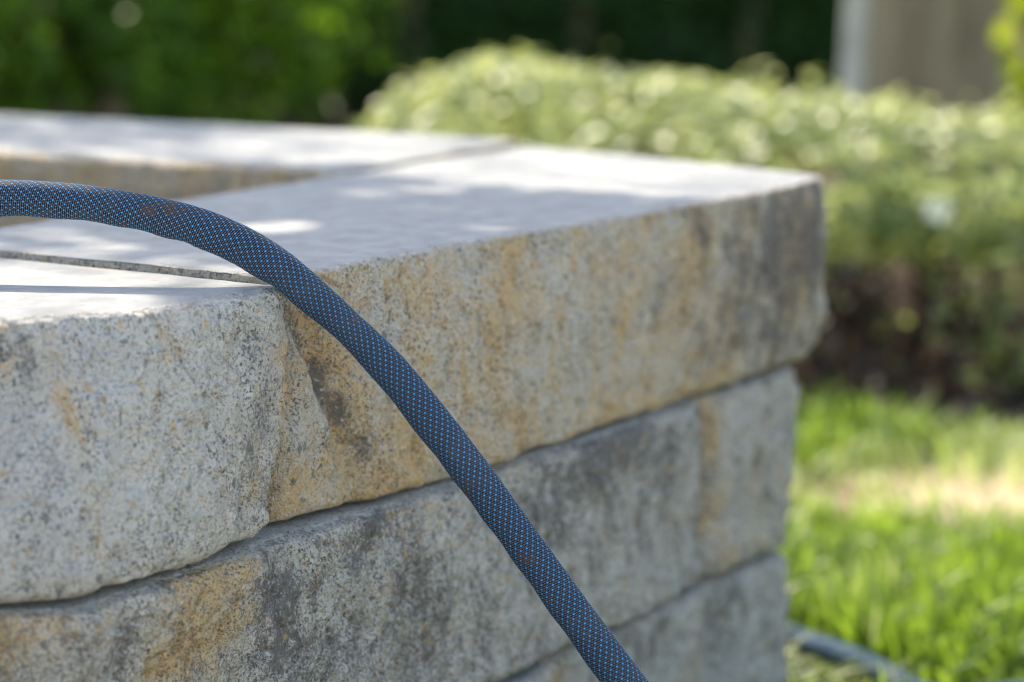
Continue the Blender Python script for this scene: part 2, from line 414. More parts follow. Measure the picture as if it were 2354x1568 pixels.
def a_top_ochre(A, B):
    c = wall_xy(at_z(205, 613, TOP)); return 0.9 * np.exp(-((A - c[0] - 0.3 * (B - c[1])) / 0.004) ** 2 - ((B - c[1]) / 0.022) ** 2)
make_block(-0.34, -0.0005, 0.0, 0.268, Z1 + 0.0012, TOP, 1, front_near, near_o, near_c, near_l, oc0=0.06, ch0=0.10, li0=0.10, rough=0.85,
           da=0.0009, dz=0.0009, r_top=0.004, r_bot=0.010, r_end=0.0045, end1=lambda b, z: -0.0165 * sstep(TOP, Z1, z) ** 1.2 + 0 * b,
           end0=lambda b, z: 0 * b + 0 * z, top_ochre=a_top_ochre)
# --- long cap stone at the corner
def front_cap(a, z):
    h = np.clip((z - Z1) / (TOP - Z1), 0, 1)
    t = np.interp(a, [0, 0.035, 0.125, 0.295, 0.43, 0.565], [0.010, 0.003, 0.002, -0.002, -0.006, 0.002]); b = np.interp(a, [0, 0.03, 0.13, 0.29, 0.54], [0.011, 0.002, -0.006, -0.002, 0.004])
    m = a - 0.018 - 0.040 * (1 - h)  # recess deepened so that it darkens like the hose's shadow
    return b + (t - b) * h + 0.009 * np.exp(-(m / 0.010) ** 2) * sstep(0.20, 0.6, h) + 0.005 * np.exp(-(m / 0.009) ** 2) + 0.010 * sstep(0.022, 0.0, a) * sstep(0.3, 0.8, h) - 0.003 * np.sin(np.pi * h)
cap_o = blobs_fn([(1170, 620, 40, 90, 0.75), (1120, 830, 24, 120, 0.5), (880, 1100, 90, 80, 0.75), (950, 960, 60, 100, 0.55), (740, 620, 40, 40, 0.4), (690, 1120, 60, 90, 0.35),
                  (1420, 700, 30, 120, 0.4), (1400, 960, 60, 70, 0.45), (1580, 560, 50, 100, 0.5), (1650, 760, 60, 120, 0.45), (1800, 620, 50, 150, 0.55), (1850, 560, 30, 150, 0.5),
                  (1560, 930, 100, 40, 0.4), (800, 920, 30, 140, 0.5), (660, 830, 18, 60, 0.6), (1170, 960, 50, 60, 0.4), (830, 1180, 60, 30, 0.5), (1800, 620, 200, 260, -0.14)])
cap_char_shadow = blobs_fn([(1600, 530, 26, 60, 0.55), (1700, 480, 30, 60, 0.3), (1760, 560, 26, 90, 0.55), (1870, 520, 22, 130, 0.6), (1500, 700, 60, 90, 0.22), (1660, 640, 90, 120, 0.25),
                  (690, 720, 36, 40, 1.2), (735, 800, 20, 60, 1.1), (770, 880, 20, 60, 1.0), (800, 950, 20, 60, 0.95), (835, 1030, 24, 60, 0.85), (1010, 700, 40, 60, 0.2), (900, 700, 40, 60, 0.2), (1560, 470, 30, 30, 0.4),  # patches along the hose paint its soft shadow; the others are charcoal
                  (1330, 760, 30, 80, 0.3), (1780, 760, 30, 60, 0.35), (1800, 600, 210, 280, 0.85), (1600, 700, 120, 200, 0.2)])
cap_l = blobs_fn([(1250, 720, 140, 160, 0.5), (900, 760, 100, 120, 0.3), (700, 1000, 60, 160, 0.5), (1690, 500, 14, 40, 0.7)])
def cap_xf(V):
    W = V.copy(); W[:, 1] = np.where(V[:, 1] > 0, V[:, 1] * (0.240 + 0.066 * V[:, 0]) / 0.256, V[:, 1]); return W
make_block(0.0025, 0.563, 0.0, 0.256, Z1, TOP + 0.0035, 2, front_cap, cap_o, cap_char_shadow, cap_l, oc0=0.46, ch0=0.12, li0=0.05, rough=0.95,
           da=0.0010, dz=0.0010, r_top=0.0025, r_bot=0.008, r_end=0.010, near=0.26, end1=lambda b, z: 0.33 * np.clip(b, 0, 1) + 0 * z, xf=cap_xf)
# --- second course, long stone below both caps
SEC_A = np.array([-0.20, -0.172, -0.147, -0.103, -0.041, -0.006, 0.053, 0.164, 0.283, 0.402])
SEC_B = np.array([0.045, 0.014, -0.012, -0.014, -0.010, -0.008, -0.009, -0.007, -0.005, 0.0])
def front_second(a, z):
    t = (Z1 - z)
    fold = sstep(-0.022, -0.034, a + 0.10 * t)
    e = np.interp(a, SEC_A, SEC_B)
    return e + 0.010 * fold * sstep(0.012, 0.05, t) + 0.006 * np.exp(-((a - 0.10) / 0.035) ** 2) * sstep(0.02, 0.09, t) + 0 * a
sec_o = blobs_fn([(470, 1330, 80, 60, 0.75), (480, 1480, 90, 110, 0.95), (560, 1300, 36, 30, 0.7), (60, 1470, 90, 90, 0.95), (20, 1560, 80, 50, 0.8), (380, 1540, 60, 70, 0.6), (260, 1400, 80, 60, 0.25),
                  (1100, 1500, 30, 40, 0.3), (1590, 1200, 40, 60, 0.3)], -0.01)
sec_char_shade = blobs_fn([(650, 1420, 50, 160, 0.60), (760, 1290, 120, 70, 0.32), (700, 1520, 90, 90, 0.4), (880, 1400, 120, 160, 0.30), (1000, 1420, 60, 120, 0.5), (880, 1200, 50, 40, 0.5), (1250, 1180, 120, 100, 0.32),
                  (1400, 1060, 140, 70, 0.35), (1560, 1120, 70, 150, 0.30), (1480, 985, 60, 40, 0.35), (60, 1560, 60, 60, 0.3), (300, 1470, 40, 100, 0.35), (1280, 1370, 60, 100, 0.2), (1400, 1130, 260, 180, 0.22)], -0.01)  # charcoal patches, with the shadow under the cap's edge painted in
sec_l = blobs_fn([(200, 1420, 100, 100, 0.45), (1090, 1450, 40, 100, 0.5), (1040, 1250, 40, 60, 0.4), (1390, 1220, 30, 60, 0.4), (1330, 1300, 60, 100, 0.3)], -0.01)
make_block(-0.20, 0.4008, 0.0, 0.258, Z2 + 0.0012, Z1 - 0.0022, 4, front_second, sec_o, sec_char_shade, sec_l, oc0=0.08, ch0=0.36, li0=0.06, rough=1.0,  # raised charcoal base stands in for shade under the cap overhang
           da=0.0010, dz=0.0010, r_top=0.008, r_bot=0.009, r_end=0.012, near=0.22, top_fr=0.8)
# --- second course, corner stone
col_l = blobs_fn([(1740, 960, 60, 60, 0.5)])
make_block(0.4068, 0.537, 0.002, 0.262, Z2 + 0.0015, Z1 - 0.0018, 5, lambda a, z: 0.006 * sstep(0.43, 0.405, a), blobs_fn([(1650, 1000, 20, 90, 0.6), (1660, 1180, 30, 80, 0.4), (1750, 1150, 30, 200, 0.3), (1680, 1290, 40, 40, 0.4)]),
           blobs_fn([(1630, 1160, 20, 110, 0.55), (1780, 1000, 30, 120, 0.3)]), col_l, oc0=0.18, ch0=0.30, li0=0.05, rough=1.0, da=0.0018, dz=0.0016, r_top=0.007, r_bot=0.010, r_end=0.018,  # charcoal base darkened here too for the overhang's shade
           end1=lambda b, z: 0.34 * np.clip(b - 0.02, 0, 1) - 0.010 * sstep(0.2446, 0.1246, z))
# --- third course
make_block(-0.06, 0.228, -0.010, 0.26, 0.0, Z2 - 0.0018, 6, ZERO, ZERO, ZERO, ZERO, oc0=0.2, ch0=0.05, rough=0.9, da=0.002, dz=0.002, r_top=0.009, r_bot=0.009, r_end=0.012)
make_block(0.2315, 0.525, 0.002, 0.26, 0.0, Z2 - 0.0018, 7, lambda a, z: 0.01 * sstep(0.40, 0.43, a) * sstep(0.45, 0.43, a), blobs_fn([(1600, 1540, 40, 60, 0.4), (1300, 1560, 40, 40, 0.5)]), blobs_fn([(1480, 1480, 80, 60, 0.35), (1680, 1420, 60, 80, 0.3)]),
           blobs_fn([(1740, 1480, 60, 90, 0.4)]), oc0=0.12, ch0=0.36, rough=0.9, da=0.0018, dz=0.0016, r_top=0.010, r_bot=0.009, r_end=0.012, end1=lambda b, z: 0.36 * np.clip(b - 0.02, 0, 1) - 0.006 * sstep(0.12, 0.0, z))
# --- stones that continue the near leg outside the picture
for (p0, p1, za, zb, sd) in [(-0.78, -0.343, Z1 + 0.001, TOP - 0.001, 8), (-0.70, -0.2035, Z2 + 0.001, Z1 - 0.002, 9), (-0.36, -0.0635, 0.0, Z2 - 0.002, 10), (-0.80, -0.3635, 0.0, Z2 - 0.002, 12)]:
    make_block(p0, p1, 0.002, 0.262, za, zb, sd, ZERO, ZERO, ZERO, ZERO, oc0=0.15, ch0=0.12, da=0.004, dz=0.003, r_top=0.008, r_bot=0.008, r_end=0.012)
# --- return leg running back: block x axis = -b, block y axis = +a
def ret(ax, by):
    def f(V):
        W = V.copy(); W[:, 1] = by - V[:, 0] + 0.14 * V[:, 1]; W[:, 0] = ax + V[:, 1] - 0.07 * (W[:, 1] - 0.26); return W
    return f
make_block(-0.60, 0.0, 0.0, 0.265, Z1, TOP + 0.0065, 14, lambda a, z: 0.012 * sstep(TOP, Z1, z), lambda a, z: 0.25 + 0 * a, lambda a, z: 0.12 * np.sin(a * 40) ** 2, ZERO, oc0=0.35, ch0=0.10, li0=0.0, rough=0.9, da=0.003, dz=0.002,
           r_top=0.005, r_bot=0.008, r_end=0.010, xf=ret(0.391, 0.266), end1=lambda b, z: 0 * b + 0 * z)
make_block(-0.60, 0.0, 0.0, 0.265, Z1, TOP + 0.005, 15, ZERO, ZERO, ZERO, ZERO, oc0=0.45, ch0=0.1, da=0.005, dz=0.003, r_top=0.005, xf=ret(0.391, 0.8695))
for (ya, za, zb, sd) in [(0.27, Z2 + 0.001, Z1 - 0.001, 16), (0.80, Z2 + 0.001, Z1 - 0.001, 17), (0.27, 0.0, Z2 - 0.001, 18), (0.80, 0.0, Z2 - 0.001, 19)]:
    make_block(-0.525, 0.0, 0.005, 0.255, za, zb, sd, ZERO, ZERO, ZERO, ZERO, oc0=0.3, ch0=0.12, da=0.005, dz=0.004, r_top=0.008, xf=ret(0.394, ya))

# soil filling the bed behind the wall
def soil_material():
    k = NT("bed_soil"); co = k.objco(); n = k.noise(co, 60, 5, 0.7); n2 = k.noise(co, 400, 3, 0.7)
    c = k.mix(n, (0.035, 0.024, 0.015), (0.11, 0.075, 0.045)); c = k.mix(k.ss(0.6, 0.75, n2), c, (0.2, 0.15, 0.1))
    return k.out(k.principled(c, 0.95, 0.15, k.bump(n, 1.0, 0.01)))
sx = np.linspace(-1.3, 0.46, 70); sy = np.linspace(0.25, 1.6, 54)
sx = sx - 0.05
SX, SY = np.meshgrid(sx, sy, indexing='ij'); SZ = 0.215 + 0.012 * fbm(SX * 9, SY * 9, 77, 4)
idx = np.arange(SX.size).reshape(SX.shape)
q = np.stack([idx[:-1, :-1], idx[1:, :-1], idx[1:, 1:], idx[:-1, 1:]], -1).reshape(-1, 4)
W = ORG[None, None, :] + SX[..., None] * D1 + SY[..., None] * D2; W[..., 2] = SZ
tag(mesh_obj("soil", W.reshape(-1, 3), q, soil_material()), kind="structure")

# ------------------------------------------------------------------ garden hoses
RAD = 0.0084
ROWS = 70; RH = 2 * math.pi * RAD / ROWS; DOT = 0.0040 / 4; SH = 0.00172 / 2
def hose_material():
    k = NT("woven_hose"); uv = k.n("ShaderNodeTexCoord").outputs["UV"]
    s = k.n("ShaderNodeSeparateXYZ"); k.t.links.new(uv, s.inputs[0]); x, y = s.outputs[0], s.outputs[1]   # metres along, rows around
    row = k.math('FLOOR', y); fy = k.math('SUBTRACT', k.math('SUBTRACT', y, row), 0.5)
    xs = k.math('DIVIDE', k.math('SUBTRACT', x, k.math('MULTIPLY', row, SH)), DOT)
    i = k.math('FLOOR', xs); fx = k.math('SUBTRACT', k.math('SUBTRACT', xs, i), 0.5)
    blue = k.math('MULTIPLY', k.math('LESS_THAN', k.math('FLOORED_MODULO', row, 2.0), 0.5), k.math('LESS_THAN', k.math('FLOORED_MODULO', i, 4.0), 0.5))
    def disc(rx, ry, soft):
        d = k.math('SQRT', k.math('ADD', k.math('POWER', k.math('DIVIDE', fx, rx), 2.0), k.math('POWER', k.math('DIVIDE', fy, ry), 2.0)))
        return k.ss(1.0 + soft, 1.0 - soft, d)
    bd = k.math('MULTIPLY', disc(0.46, 0.66, 0.18), blue)
    pd = k.math('MULTIPLY', disc(0.30, 0.38, 0.25), k.math('SUBTRACT', 1.0, blue))
    co = k.objco(); n = k.noise(co, 900, 3, 0.6); n2 = k.noise(co, 60, 3, 0.6)
    # alternate rows of the ground weave carry a blue thread
    odd = k.math('GREATER_THAN', k.math('FLOORED_MODULO', row, 2.0), 0.5)
    base = k.mix(k.math('MULTIPLY', odd, 0.55), (0.005, 0.005, 0.007), (0.004, 0.018, 0.055))
    pc = k.mix(k.math('MULTIPLY', k.math('FLOORED_MODULO', i, 2.0), 0.75), (0.28, 0.255, 0.24), (0.035, 0.12, 0.25))
    pc = k.mix(k.math('MULTIPLY', n, 0.5), pc, (0.08, 0.11, 0.16))
    col = k.mix(k.math('MULTIPLY', pd, 0.85), base, pc)
    bc = k.mix(n, (0.035, 0.22, 0.52), (0.13, 0.48, 0.80))
    col = k.mix(bd, col, bc)
    col = k.mix(k.math('MULTIPLY', k.ss(0.63, 0.70, n2), 0.55), col, (0.11, 0.06, 0.035))
    n3 = k.noise(co, 26, 4, 0.65); n4 = k.noise(co, 420, 3, 0.7)
    col = k.mix(k.math('MULTIPLY', k.math('MULTIPLY', k.ss(0.48, 0.70, n3), k.ss(0.40, 0.65, n4)), 0.13), col, (0.30, 0.27, 0.23))   # dust
    h = k.math('ADD', k.math('MULTIPLY', bd, 1.0), k.math('MULTIPLY', pd, 0.6))
    nrm = k.bump(h, 0.6, 0.0004)
    return k.out(k.principled(col, 0.7, 0.06, nrm))
HOSE = hose_material()

def spline(P, step):
    """Catmull-Rom (centripetal-ish) through P, resampled to even steps"""
    P = np.asarray(P, float); P = np.vstack([2 * P[0] - P[1], P, 2 * P[-1] - P[-2]])
    out = []
    for i in range(1, len(P) - 2):
        p0, p1, p2, p3 = P[i - 1], P[i], P[i + 1], P[i + 2]
        t = np.linspace(0, 1, 60, endpoint=False)[:, None]
        d1 = np.linalg.norm(p1 - p0) ** .5; d2 = np.linalg.norm(p2 - p1) ** .5; d3 = np.linalg.norm(p3 - p2) ** .5
        m1 = (p2 - p1) - d2 / (d1 + d2) * (p2 - p0) * 1 + d2 / d1 * (p1 - p0) - 0 if False else d2 * ((p1 - p0) / d1 - (p2 - p0) / (d1 + d2) + (p2 - p1) / d2)
        m2 = d2 * ((p2 - p1) / d2 - (p3 - p1) / (d2 + d3) + (p3 - p2) / d3)
        out.append((2 * t ** 3 - 3 * t ** 2 + 1) * p1 + (t ** 3 - 2 * t ** 2 + t) * m1 + (-2 * t ** 3 + 3 * t ** 2) * p2 + (t ** 3 - t ** 2) * m2)
    out.append(P[-2][None]); Q = np.concatenate(out)
    for _ in range(12): Q[1:-1] = 0.25 * Q[:-2] + 0.5 * Q[1:-1] + 0.25 * Q[2:]
    s = np.concatenate([[0], np.cumsum(np.linalg.norm(np.diff(Q, axis=0), axis=1))])
    n = int(s[-1] / step); t = np.linspace(0, s[-1], n)
    return np.stack([np.interp(t, s, Q[:, k]) for k in range(3)], -1), t

def make_hose(P, step, nround, weave=True, radius_fn=None):
    Q, S = spline(P, step)
    T = np.gradient(Q, axis=0); T /= np.linalg.norm(T, axis=1)[:, None]
    N = np.zeros_like(T); r0 = np.array([0, -1.0, 0.0]); N[0] = r0 - T[0] * (r0 @ T[0]); N[0] /= np.linalg.norm(N[0])
    for i in range(1, len(Q)):
        v = N[i - 1] - T[i] * (N[i - 1] @ T[i]); N[i] = v / np.linalg.norm(v)
    Bn = np.cross(T, N)
    th = np.linspace(0, 2 * np.pi, nround + 1) + np.pi        # seam on the side away from the camera
    TH, SS = np.meshgrid(th, S); y = (TH - np.pi) / (2 * np.pi) * ROWS
    r = np.full_like(TH, RAD)
    if weave:
        row = np.floor(y); fy = y - row - 0.5; xs = (SS - row * SH) / DOT; i_ = np.floor(xs); fx = xs - i_ - 0.5
        isb = ((row % 2) < 0.5) & ((i_ % 4) < 0.5)
        hb = np.clip(1 - (fx / 0.5) ** 2 - (fy / 0.7) ** 2, 0, 1) * isb
        hp = np.clip(1 - (fx / 0.42) ** 2 - (fy / 0.45) ** 2, 0, 1) * (~isb)
        r = r + 0.00022 * hb + 0.00012 * hp
        r = r + 0.00016 * fbm(SS * 130, TH * 1.3, 91, 3)
    if radius_fn: r = r + radius_fn(Q[:, None, :], SS, TH)
    V = Q[:, None, :] + r[..., None] * (np.cos(TH)[..., None] * N[:, None, :] + np.sin(TH)[..., None] * Bn[:, None, :])
    n, m = TH.shape; idx = np.arange(n * m).reshape(n, m)
    q = np.stack([idx[:-1, :-1], idx[:-1, 1:], idx[1:, 1:], idx[1:, :-1]], -1).reshape(-1, 4)
    return V.reshape(-1, 3), q, np.stack([SS, y], -1).reshape(-1, 2)

A_ = at_depth
hose_pts = [np.array([-1.25, 1.55, 0.224]), np.array([-0.95, 1.36, 0.226]), np.array([-0.66, 1.24, 0.285]), np.array([-0.45, 1.18, 0.365]),
            A_(-300, 494, 1.162), A_(-140, 466, 1.155), A_(0, 456, 1.150), A_(110, 459, 1.147), A_(215, 469, 1.144), A_(340, 491, 1.140), A_(420, 510, 1.138),
            A_(481, 530, 1.136), A_(565, 570, 1.134), A_(635, 616, 1.132), A_(709, 673, 1.130), A_(787, 741, 1.128), A_(882, 834, 1.126), A_(982, 955, 1.123), A_(1083, 1085, 1.121),
            A_(1211, 1260, 1.118), A_(1347, 1449, 1.116), A_(1454, 1591, 1.115), A_(1620, 1800, 1.110), np.array([0.165, 1.06, 0.035]), np.array([0.235, 1.00, 0.0085]),
            np.array([0.36, 0.95, 0.0085]), np.array([0.50, 1.0, 0.012]), np.array([0.75, 1.16, 0.0085]), np.array([1.0, 1.35, 0.0085])]
def hose_r(Q, SS, TH):
    g = lambda u, v, d, w: np.exp(-(np.linalg.norm(Q - A_(u, v, d), axis=-1) / w) ** 2)
    und = np.clip(np.sin(TH), 0, 1) ** 1.5; top = np.clip(-np.sin(TH), 0, 1) ** 2
    # the cover bunches up on the inside of the bend and is pressed flat on the stone edge
    return und * (0.0005 * g(395, 503, 1.139, 0.0085) + 0.0007 * g(468, 526, 1.136, 0.008) - 0.0002 * g(432, 514, 1.138, 0.005) + 0.0007 * g(545, 560, 1.134, 0.008)
                  - 0.0010 * g(655, 632, 1.132, 0.007)) + 0.0003 * g(620, 606, 1.133, 0.014) - 0.0006 * g(800, 754, 1.128, 0.022) + top * 0.0005 * g(640, 620, 1.132, 0.02) \
        + 0.00025 * np.sin(SS * 210 + 2 * np.sin(SS * 31)) * und + 0.0002 * np.sin(SS * 47)
v, q, uv = make_hose(hose_pts, 0.00040, 200, True, hose_r)
tag(mesh_obj("garden_hose", v, q, HOSE, None, True, None, uv),
    "navy blue woven fabric garden hose arching over the stone wall corner", "hose")
g = 0.017
hp2 = [np.array([-0.35, 2.35, g]), np.array([-0.1, 2.12, g]), np.array([0.08, 1.94, g]), at_z(1790, 1450, g + 0.004), at_z(1860, 1480, g + 0.006), at_z(1950, 1511, g + 0.006), at_z(2040, 1552, g + 0.004), at_z(2150, 1605, g + 0.002),
       np.array([0.40, 1.60, g]), np.array([0.58, 1.55, g]), np.array([0.85, 1.58, g]), np.array([1.2, 1.75, g])]
v, q, uv = make_hose(hp2, 0.0015, 64, False)
tag(mesh_obj("garden_hose", v, q, HOSE, None, True, None, uv),
    "blue garden hose lying in the grass beside the wall end", "hose")

# ------------------------------------------------------------------ leaves and blades
def basis(n):
    n = n / np.linalg.norm(n, axis=1)[:, None]
    h = np.where(np.abs(n[:, 2:3]) < 0.9, np.array([[0, 0, 1.0]]), np.array([[1.0, 0, 0]]))
    a = np.cross(n, h); a /= np.linalg.norm(a, axis=1)[:, None]; b = np.cross(n, a); return n, a, b
def leaves(centers, normals, length, width, tint, fold=0.15, axis=None):
    """ovate leaves, six corners and four faces each"""
    n, a, b = basis(normals)
    if axis is None:
        ang = rng.uniform(0, 2 * np.pi, len(n))[:, None]; ax = np.cos(ang) * a + np.sin(ang) * b
    else:
        ax = axis - n * np.sum(axis * n, 1)[:, None]; ax /= np.linalg.norm(ax, axis=1)[:, None] + 1e-9
    sd = np.cross(n, ax); L = length[:, None]; Wd = width[:, None]
    pts = [centers - ax * L * .5,
           centers - ax * L * .12 + sd * Wd * .5 + n * Wd * fold, centers - ax * L * .12 - sd * Wd * .5 + n * Wd * fold,
           centers + ax * L * .22 + sd * Wd * .42 + n * Wd * fold, centers + ax * L * .22 - sd * Wd * .42 + n * Wd * fold,
           centers + ax * L * .5, centers + ax * L * .05]
    V = np.stack(pts, 1).reshape(-1, 3); k = np.arange(len(n))[:, None] * 7
    tr = np.concatenate([k + np.array([[0, 1, 6]]), k + np.array([[0, 6, 2]]), k + np.array([[1, 3, 6]]), k + np.array([[6, 4, 2]]), k + np.array([[3, 5, 6]]), k + np.array([[6, 5, 4]])])
    C = np.repeat(tint, 7, axis=0)
    return V, tr, C
def unit(n): 
    v = rng.normal(size=(n, 3)); return v / np.linalg.norm(v, axis=1)[:, None]
def tube(P, R, nr=8):
    P = np.asarray(P, float); R = np.asarray(R, float)
    T = np.gradient(P, axis=0); T /= np.linalg.norm(T, axis=1)[:, None] + 1e-12
    h = np.where(np.abs(T[:, 2:3]) < 0.9, np.array([[0, 0, 1.0]]), np.array([[1.0, 0, 0]]))
    a = np.cross(T, h); a /= np.linalg.norm(a, axis=1)[:, None]; b = np.cross(T, a)
    th = np.linspace(0, 2 * np.pi, nr, endpoint=False)
    V = P[:, None, :] + R[:, None, None] * (np.cos(th)[None, :, None] * a[:, None, :] + np.sin(th)[None, :, None] * b[:, None, :])
    n = len(P); idx = np.arange(n * nr).reshape(n, nr)
    q = np.stack([idx[:-1], np.roll(idx[:-1], -1, 1), np.roll(idx[1:], -1, 1), idx[1:]], -1).reshape(-1, 4)
    return V.reshape(-1, 3), q
def join(parts):
    V = []; F = []; b = 0
    for v, f in parts: V.append(v); F.append(f + b); b += len(v)
    return np.concatenate(V), np.concatenate(F)

def tints(n, lo=0.0, hi=1.0, cream=0.0):
    t = np.ones((n, 4)); t[:, 0] = rng.uniform(lo, hi, n); t[:, 1] = (rng.uniform(size=n) < cream) * rng.uniform(0.4, 1.0, n); t[:, 2] = rng.uniform(size=n); return t

# lawn
GRASS = leaf_material("grass_blade", (0.035, 0.095, 0.012), (0.16, 0.265, 0.03), 0.5, 0.4, (0.34, 0.50, 0.04), 0.35)
def in_wall(x, y):
    p = np.stack([x - ORG[0], y - ORG[1]], -1); a = p @ D1[:2]; b = p @ D2[:2]
    return ((b > -0.03) & (b < 1.75) & (a < 0.52 + 0.36 * np.clip(b - 0.02, 0, 0.45)) & (a > -0.9))
def on_bounce_pavement(x, y): return y < np.interp(x, [-1.2, 0.10, 0.55, 1.05, 4.5], [0.3, 0.55, 0.98, 1.25, 1.25])
def hose_gap(x, y):
    L = np.array(hp2)[:, :2]; d = np.full(len(x), 9.0); p = np.stack([x, y], -1)
    for a, b in zip(L[:-1], L[1:]):
        t = np.clip(((p - a) @ (b - a)) / ((b - a) @ (b - a)), 0, 1); d = np.minimum(d, np.linalg.norm(p - a - t[:, None] * (b - a), axis=1))
    # on the camera side only low blades stand before the hose
    return d
def grass_zone(n, x0, x1, y0, y1, hmin, hmax, wid):
    x = rng.uniform(x0, x1, n); y = rng.uniform(y0, y1, n)
    patch = ((x - 0.51) * 2.1) ** 2 + ((y - 2.22) * 3.0) ** 2
    thin = 1.2 * np.clip(1 - np.sqrt(patch) / 0.72, 0, 1) + 0.55 * fbm(x * 7, y * 7, 5, 3)
    keep = (rng.uniform(size=n) > thin * 1.25) & ~in_wall(x, y) & ~on_bounce_pavement(x, y) & (hose_gap(x, y) > 0.011 + 0.024 * ((x > 0.18) & (y < 1.80))) & ((y < 2.52 + 0.1 * fbm(x * 5, x * 0, 2, 2)) | ((rng.uniform(size=n) < 0.05) & (y > 3.5)))
    x, y, thin = x[keep], y[keep], thin[keep]; n = len(x)
    h = rng.uniform(hmin, hmax, n) * (0.75 + 0.5 * fbm(x * 4, y * 4, 9, 2)) * (1 - 0.5 * np.clip(thin, 0, 1)); w = rng.uniform(0.6, 1.2, n) * wid
    az = rng.uniform(0, 2 * np.pi, n); lean = rng.uniform(0.2, 1.5, n); d = np.stack([np.cos(az), np.sin(az), 0 * az], -1)
    s = np.stack([-np.sin(az + 0.6), np.cos(az + 0.6), 0 * az], -1); base = np.stack([x, y, 0 * x], -1); zz = np.array([0, 0, 1.0])
    pts = []
    for t, ww in ((0, 1.0), (0.4, 0.95), (0.75, 0.65), (1.0, 0.0)):
        c = base + zz * (h * (t - 0.25 * lean * t * t))[:, None] + d * (h * lean * t ** 1.8 * 0.7)[:, None]
        if ww > 0: pts += [c + s * (w * ww / 2)[:, None], c - s * (w * ww / 2)[:, None]]
        else: pts.append(c)
    V = np.stack(pts, 1).reshape(-1, 3); k = np.arange(n)[:, None] * 7
    q = np.concatenate([k + np.array([[0, 1, 3, 2]]), k + np.array([[2, 3, 5, 4]])]); t = k + np.array([[4, 5, 6]])
    C = tints(n, 0, 1, 0.06); C[:, 0] = np.clip(C[:, 0] * 0.6 + 0.45 + 1.1 * fbm(x * 3.5, y * 3.5, 63, 3), 0, 1); C[:, 1] = np.maximum(C[:, 1], np.clip(thin * 2.2, 0, 1) * rng.uniform(0.2, 1, n))
    return V, q, t, np.repeat(C, 7, axis=0)
Vs = []; Qs = []; Ts = []; Cs = []; b0 = 0
for args in [(22000, 0.05, 1.1, 1.45, 2.95, 0.035, 0.085, 0.0055), (9000, 1.1, 2.2, 1.2, 3.0, 0.035, 0.08, 0.005), (14000, -0.1, 1.4, 0.35, 1.45, 0.03, 0.07, 0.0045),
             (5000, -1.2, 0.4, 2.3, 3.2, 0.03, 0.07, 0.005), (9000, -3.5, 3.5, 3.0, 5.2, 0.03, 0.07, 0.008)]:
    V, q, t, C = grass_zone(*args); Vs.append(V); Qs.append(q + b0); Ts.append(t + b0); Cs.append(C); b0 += len(V)
tag(mesh_obj("grass", np.concatenate(Vs), [np.concatenate(Qs), np.concatenate(Ts)], GRASS, None, True, np.concatenate(Cs)),
    "sunlit green lawn grass with a dry straw-coloured bare patch", "grass", None, "stuff")

# low hedge with pale leaves
HEDGE = leaf_material("hedge_leaf", (0.10, 0.155, 0.04), (0.48, 0.53, 0.23), 0.48, 0.42, (0.52, 0.58, 0.17), 0.4)
TWIG = bark_material("twig_bark", (0.025, 0.016, 0.011), (0.06, 0.04, 0.03), (0.085, 0.06, 0.045), 3)
hedge = empty("low_hedge", (0.6, 3.1, 0)); tag(hedge, "low rounded hedge of pale green leaves behind the stone wall", "hedge")
hloc = np.array([0.6, 3.1, 0])
def hedge_top(x): return 0.362 + 0.03 * fbm(x * 3.2, x * 0 + 2, 15, 3) - 0.125 * np.clip(x, 0, 0.62)
N = 15000
x = rng.uniform(-0.20, 2.0, N); ph = rng.uniform(-0.28 * np.pi, 0.95 * np.pi, N)     # angle round the rounded section
rr = 1 - np.abs(rng.normal(0, 0.12, N)) + 0.06 * fbm(x * 14, ph * 3, 33, 3)
H = hedge_top(x); endf = np.sqrt(np.clip((x + 0.22) / 0.16, 0, 1)); hc = 0.20
yy = 3.10 - np.cos(ph) * 0.36 * rr * (0.55 + 0.45 * endf); zz = hc * 1.0 + np.where(np.sin(ph) > 0, np.sin(ph) * (H - hc) * endf, np.sin(ph) * 0.085) * rr
zz += rng.normal(0, 0.006, N)
sprig = rng.uniform(size=N) < 0.025; zz += sprig * rng.uniform(0.0, 0.04, N) * (np.sin(ph) > 0.5)
cen = np.stack([x, yy, np.maximum(zz, 0.07)], -1) - hloc
clump = fbm(x * 9 + 3, ph * 2.6, 37, 3); gapk = clump > -0.28; cen, x, ph = cen[gapk], x[gapk], ph[gapk]; N = len(x)
nor = np.stack([0 * x, -np.cos(ph), np.sin(ph) + 0.5], -1) + unit(N) * 0.9
V, t, C = leaves(cen, nor, rng.uniform(0.015, 0.032, N), rng.uniform(0.010, 0.019, N), tints(N, 0, 1, 0.05))
mesh_obj("foliage", V, t, HEDGE, hedge, True, C)
parts = []
for k in range(150):
    bx = rng.uniform(-0.2, 1.9); by = rng.uniform(2.86, 3.3); tx = bx + rng.normal(0, 0.09); ty = by + rng.normal(-0.03, 0.08); tz = rng.uniform(0.18, 0.30)
    mx = (bx + tx) / 2 + rng.normal(0, 0.03); my = (by + ty) / 2 + rng.normal(0, 0.03)
    P = np.array([[bx, by, -0.01], [(bx + mx) / 2, (by + my) / 2, tz * .25], [mx, my, tz * .55], [tx, ty, tz]]) - hloc
    parts.append(tube(P, [0.006, 0.005, 0.0038, 0.002], 6))
V, q = join(parts); mesh_obj("twigs", V, q, TWIG, hedge)
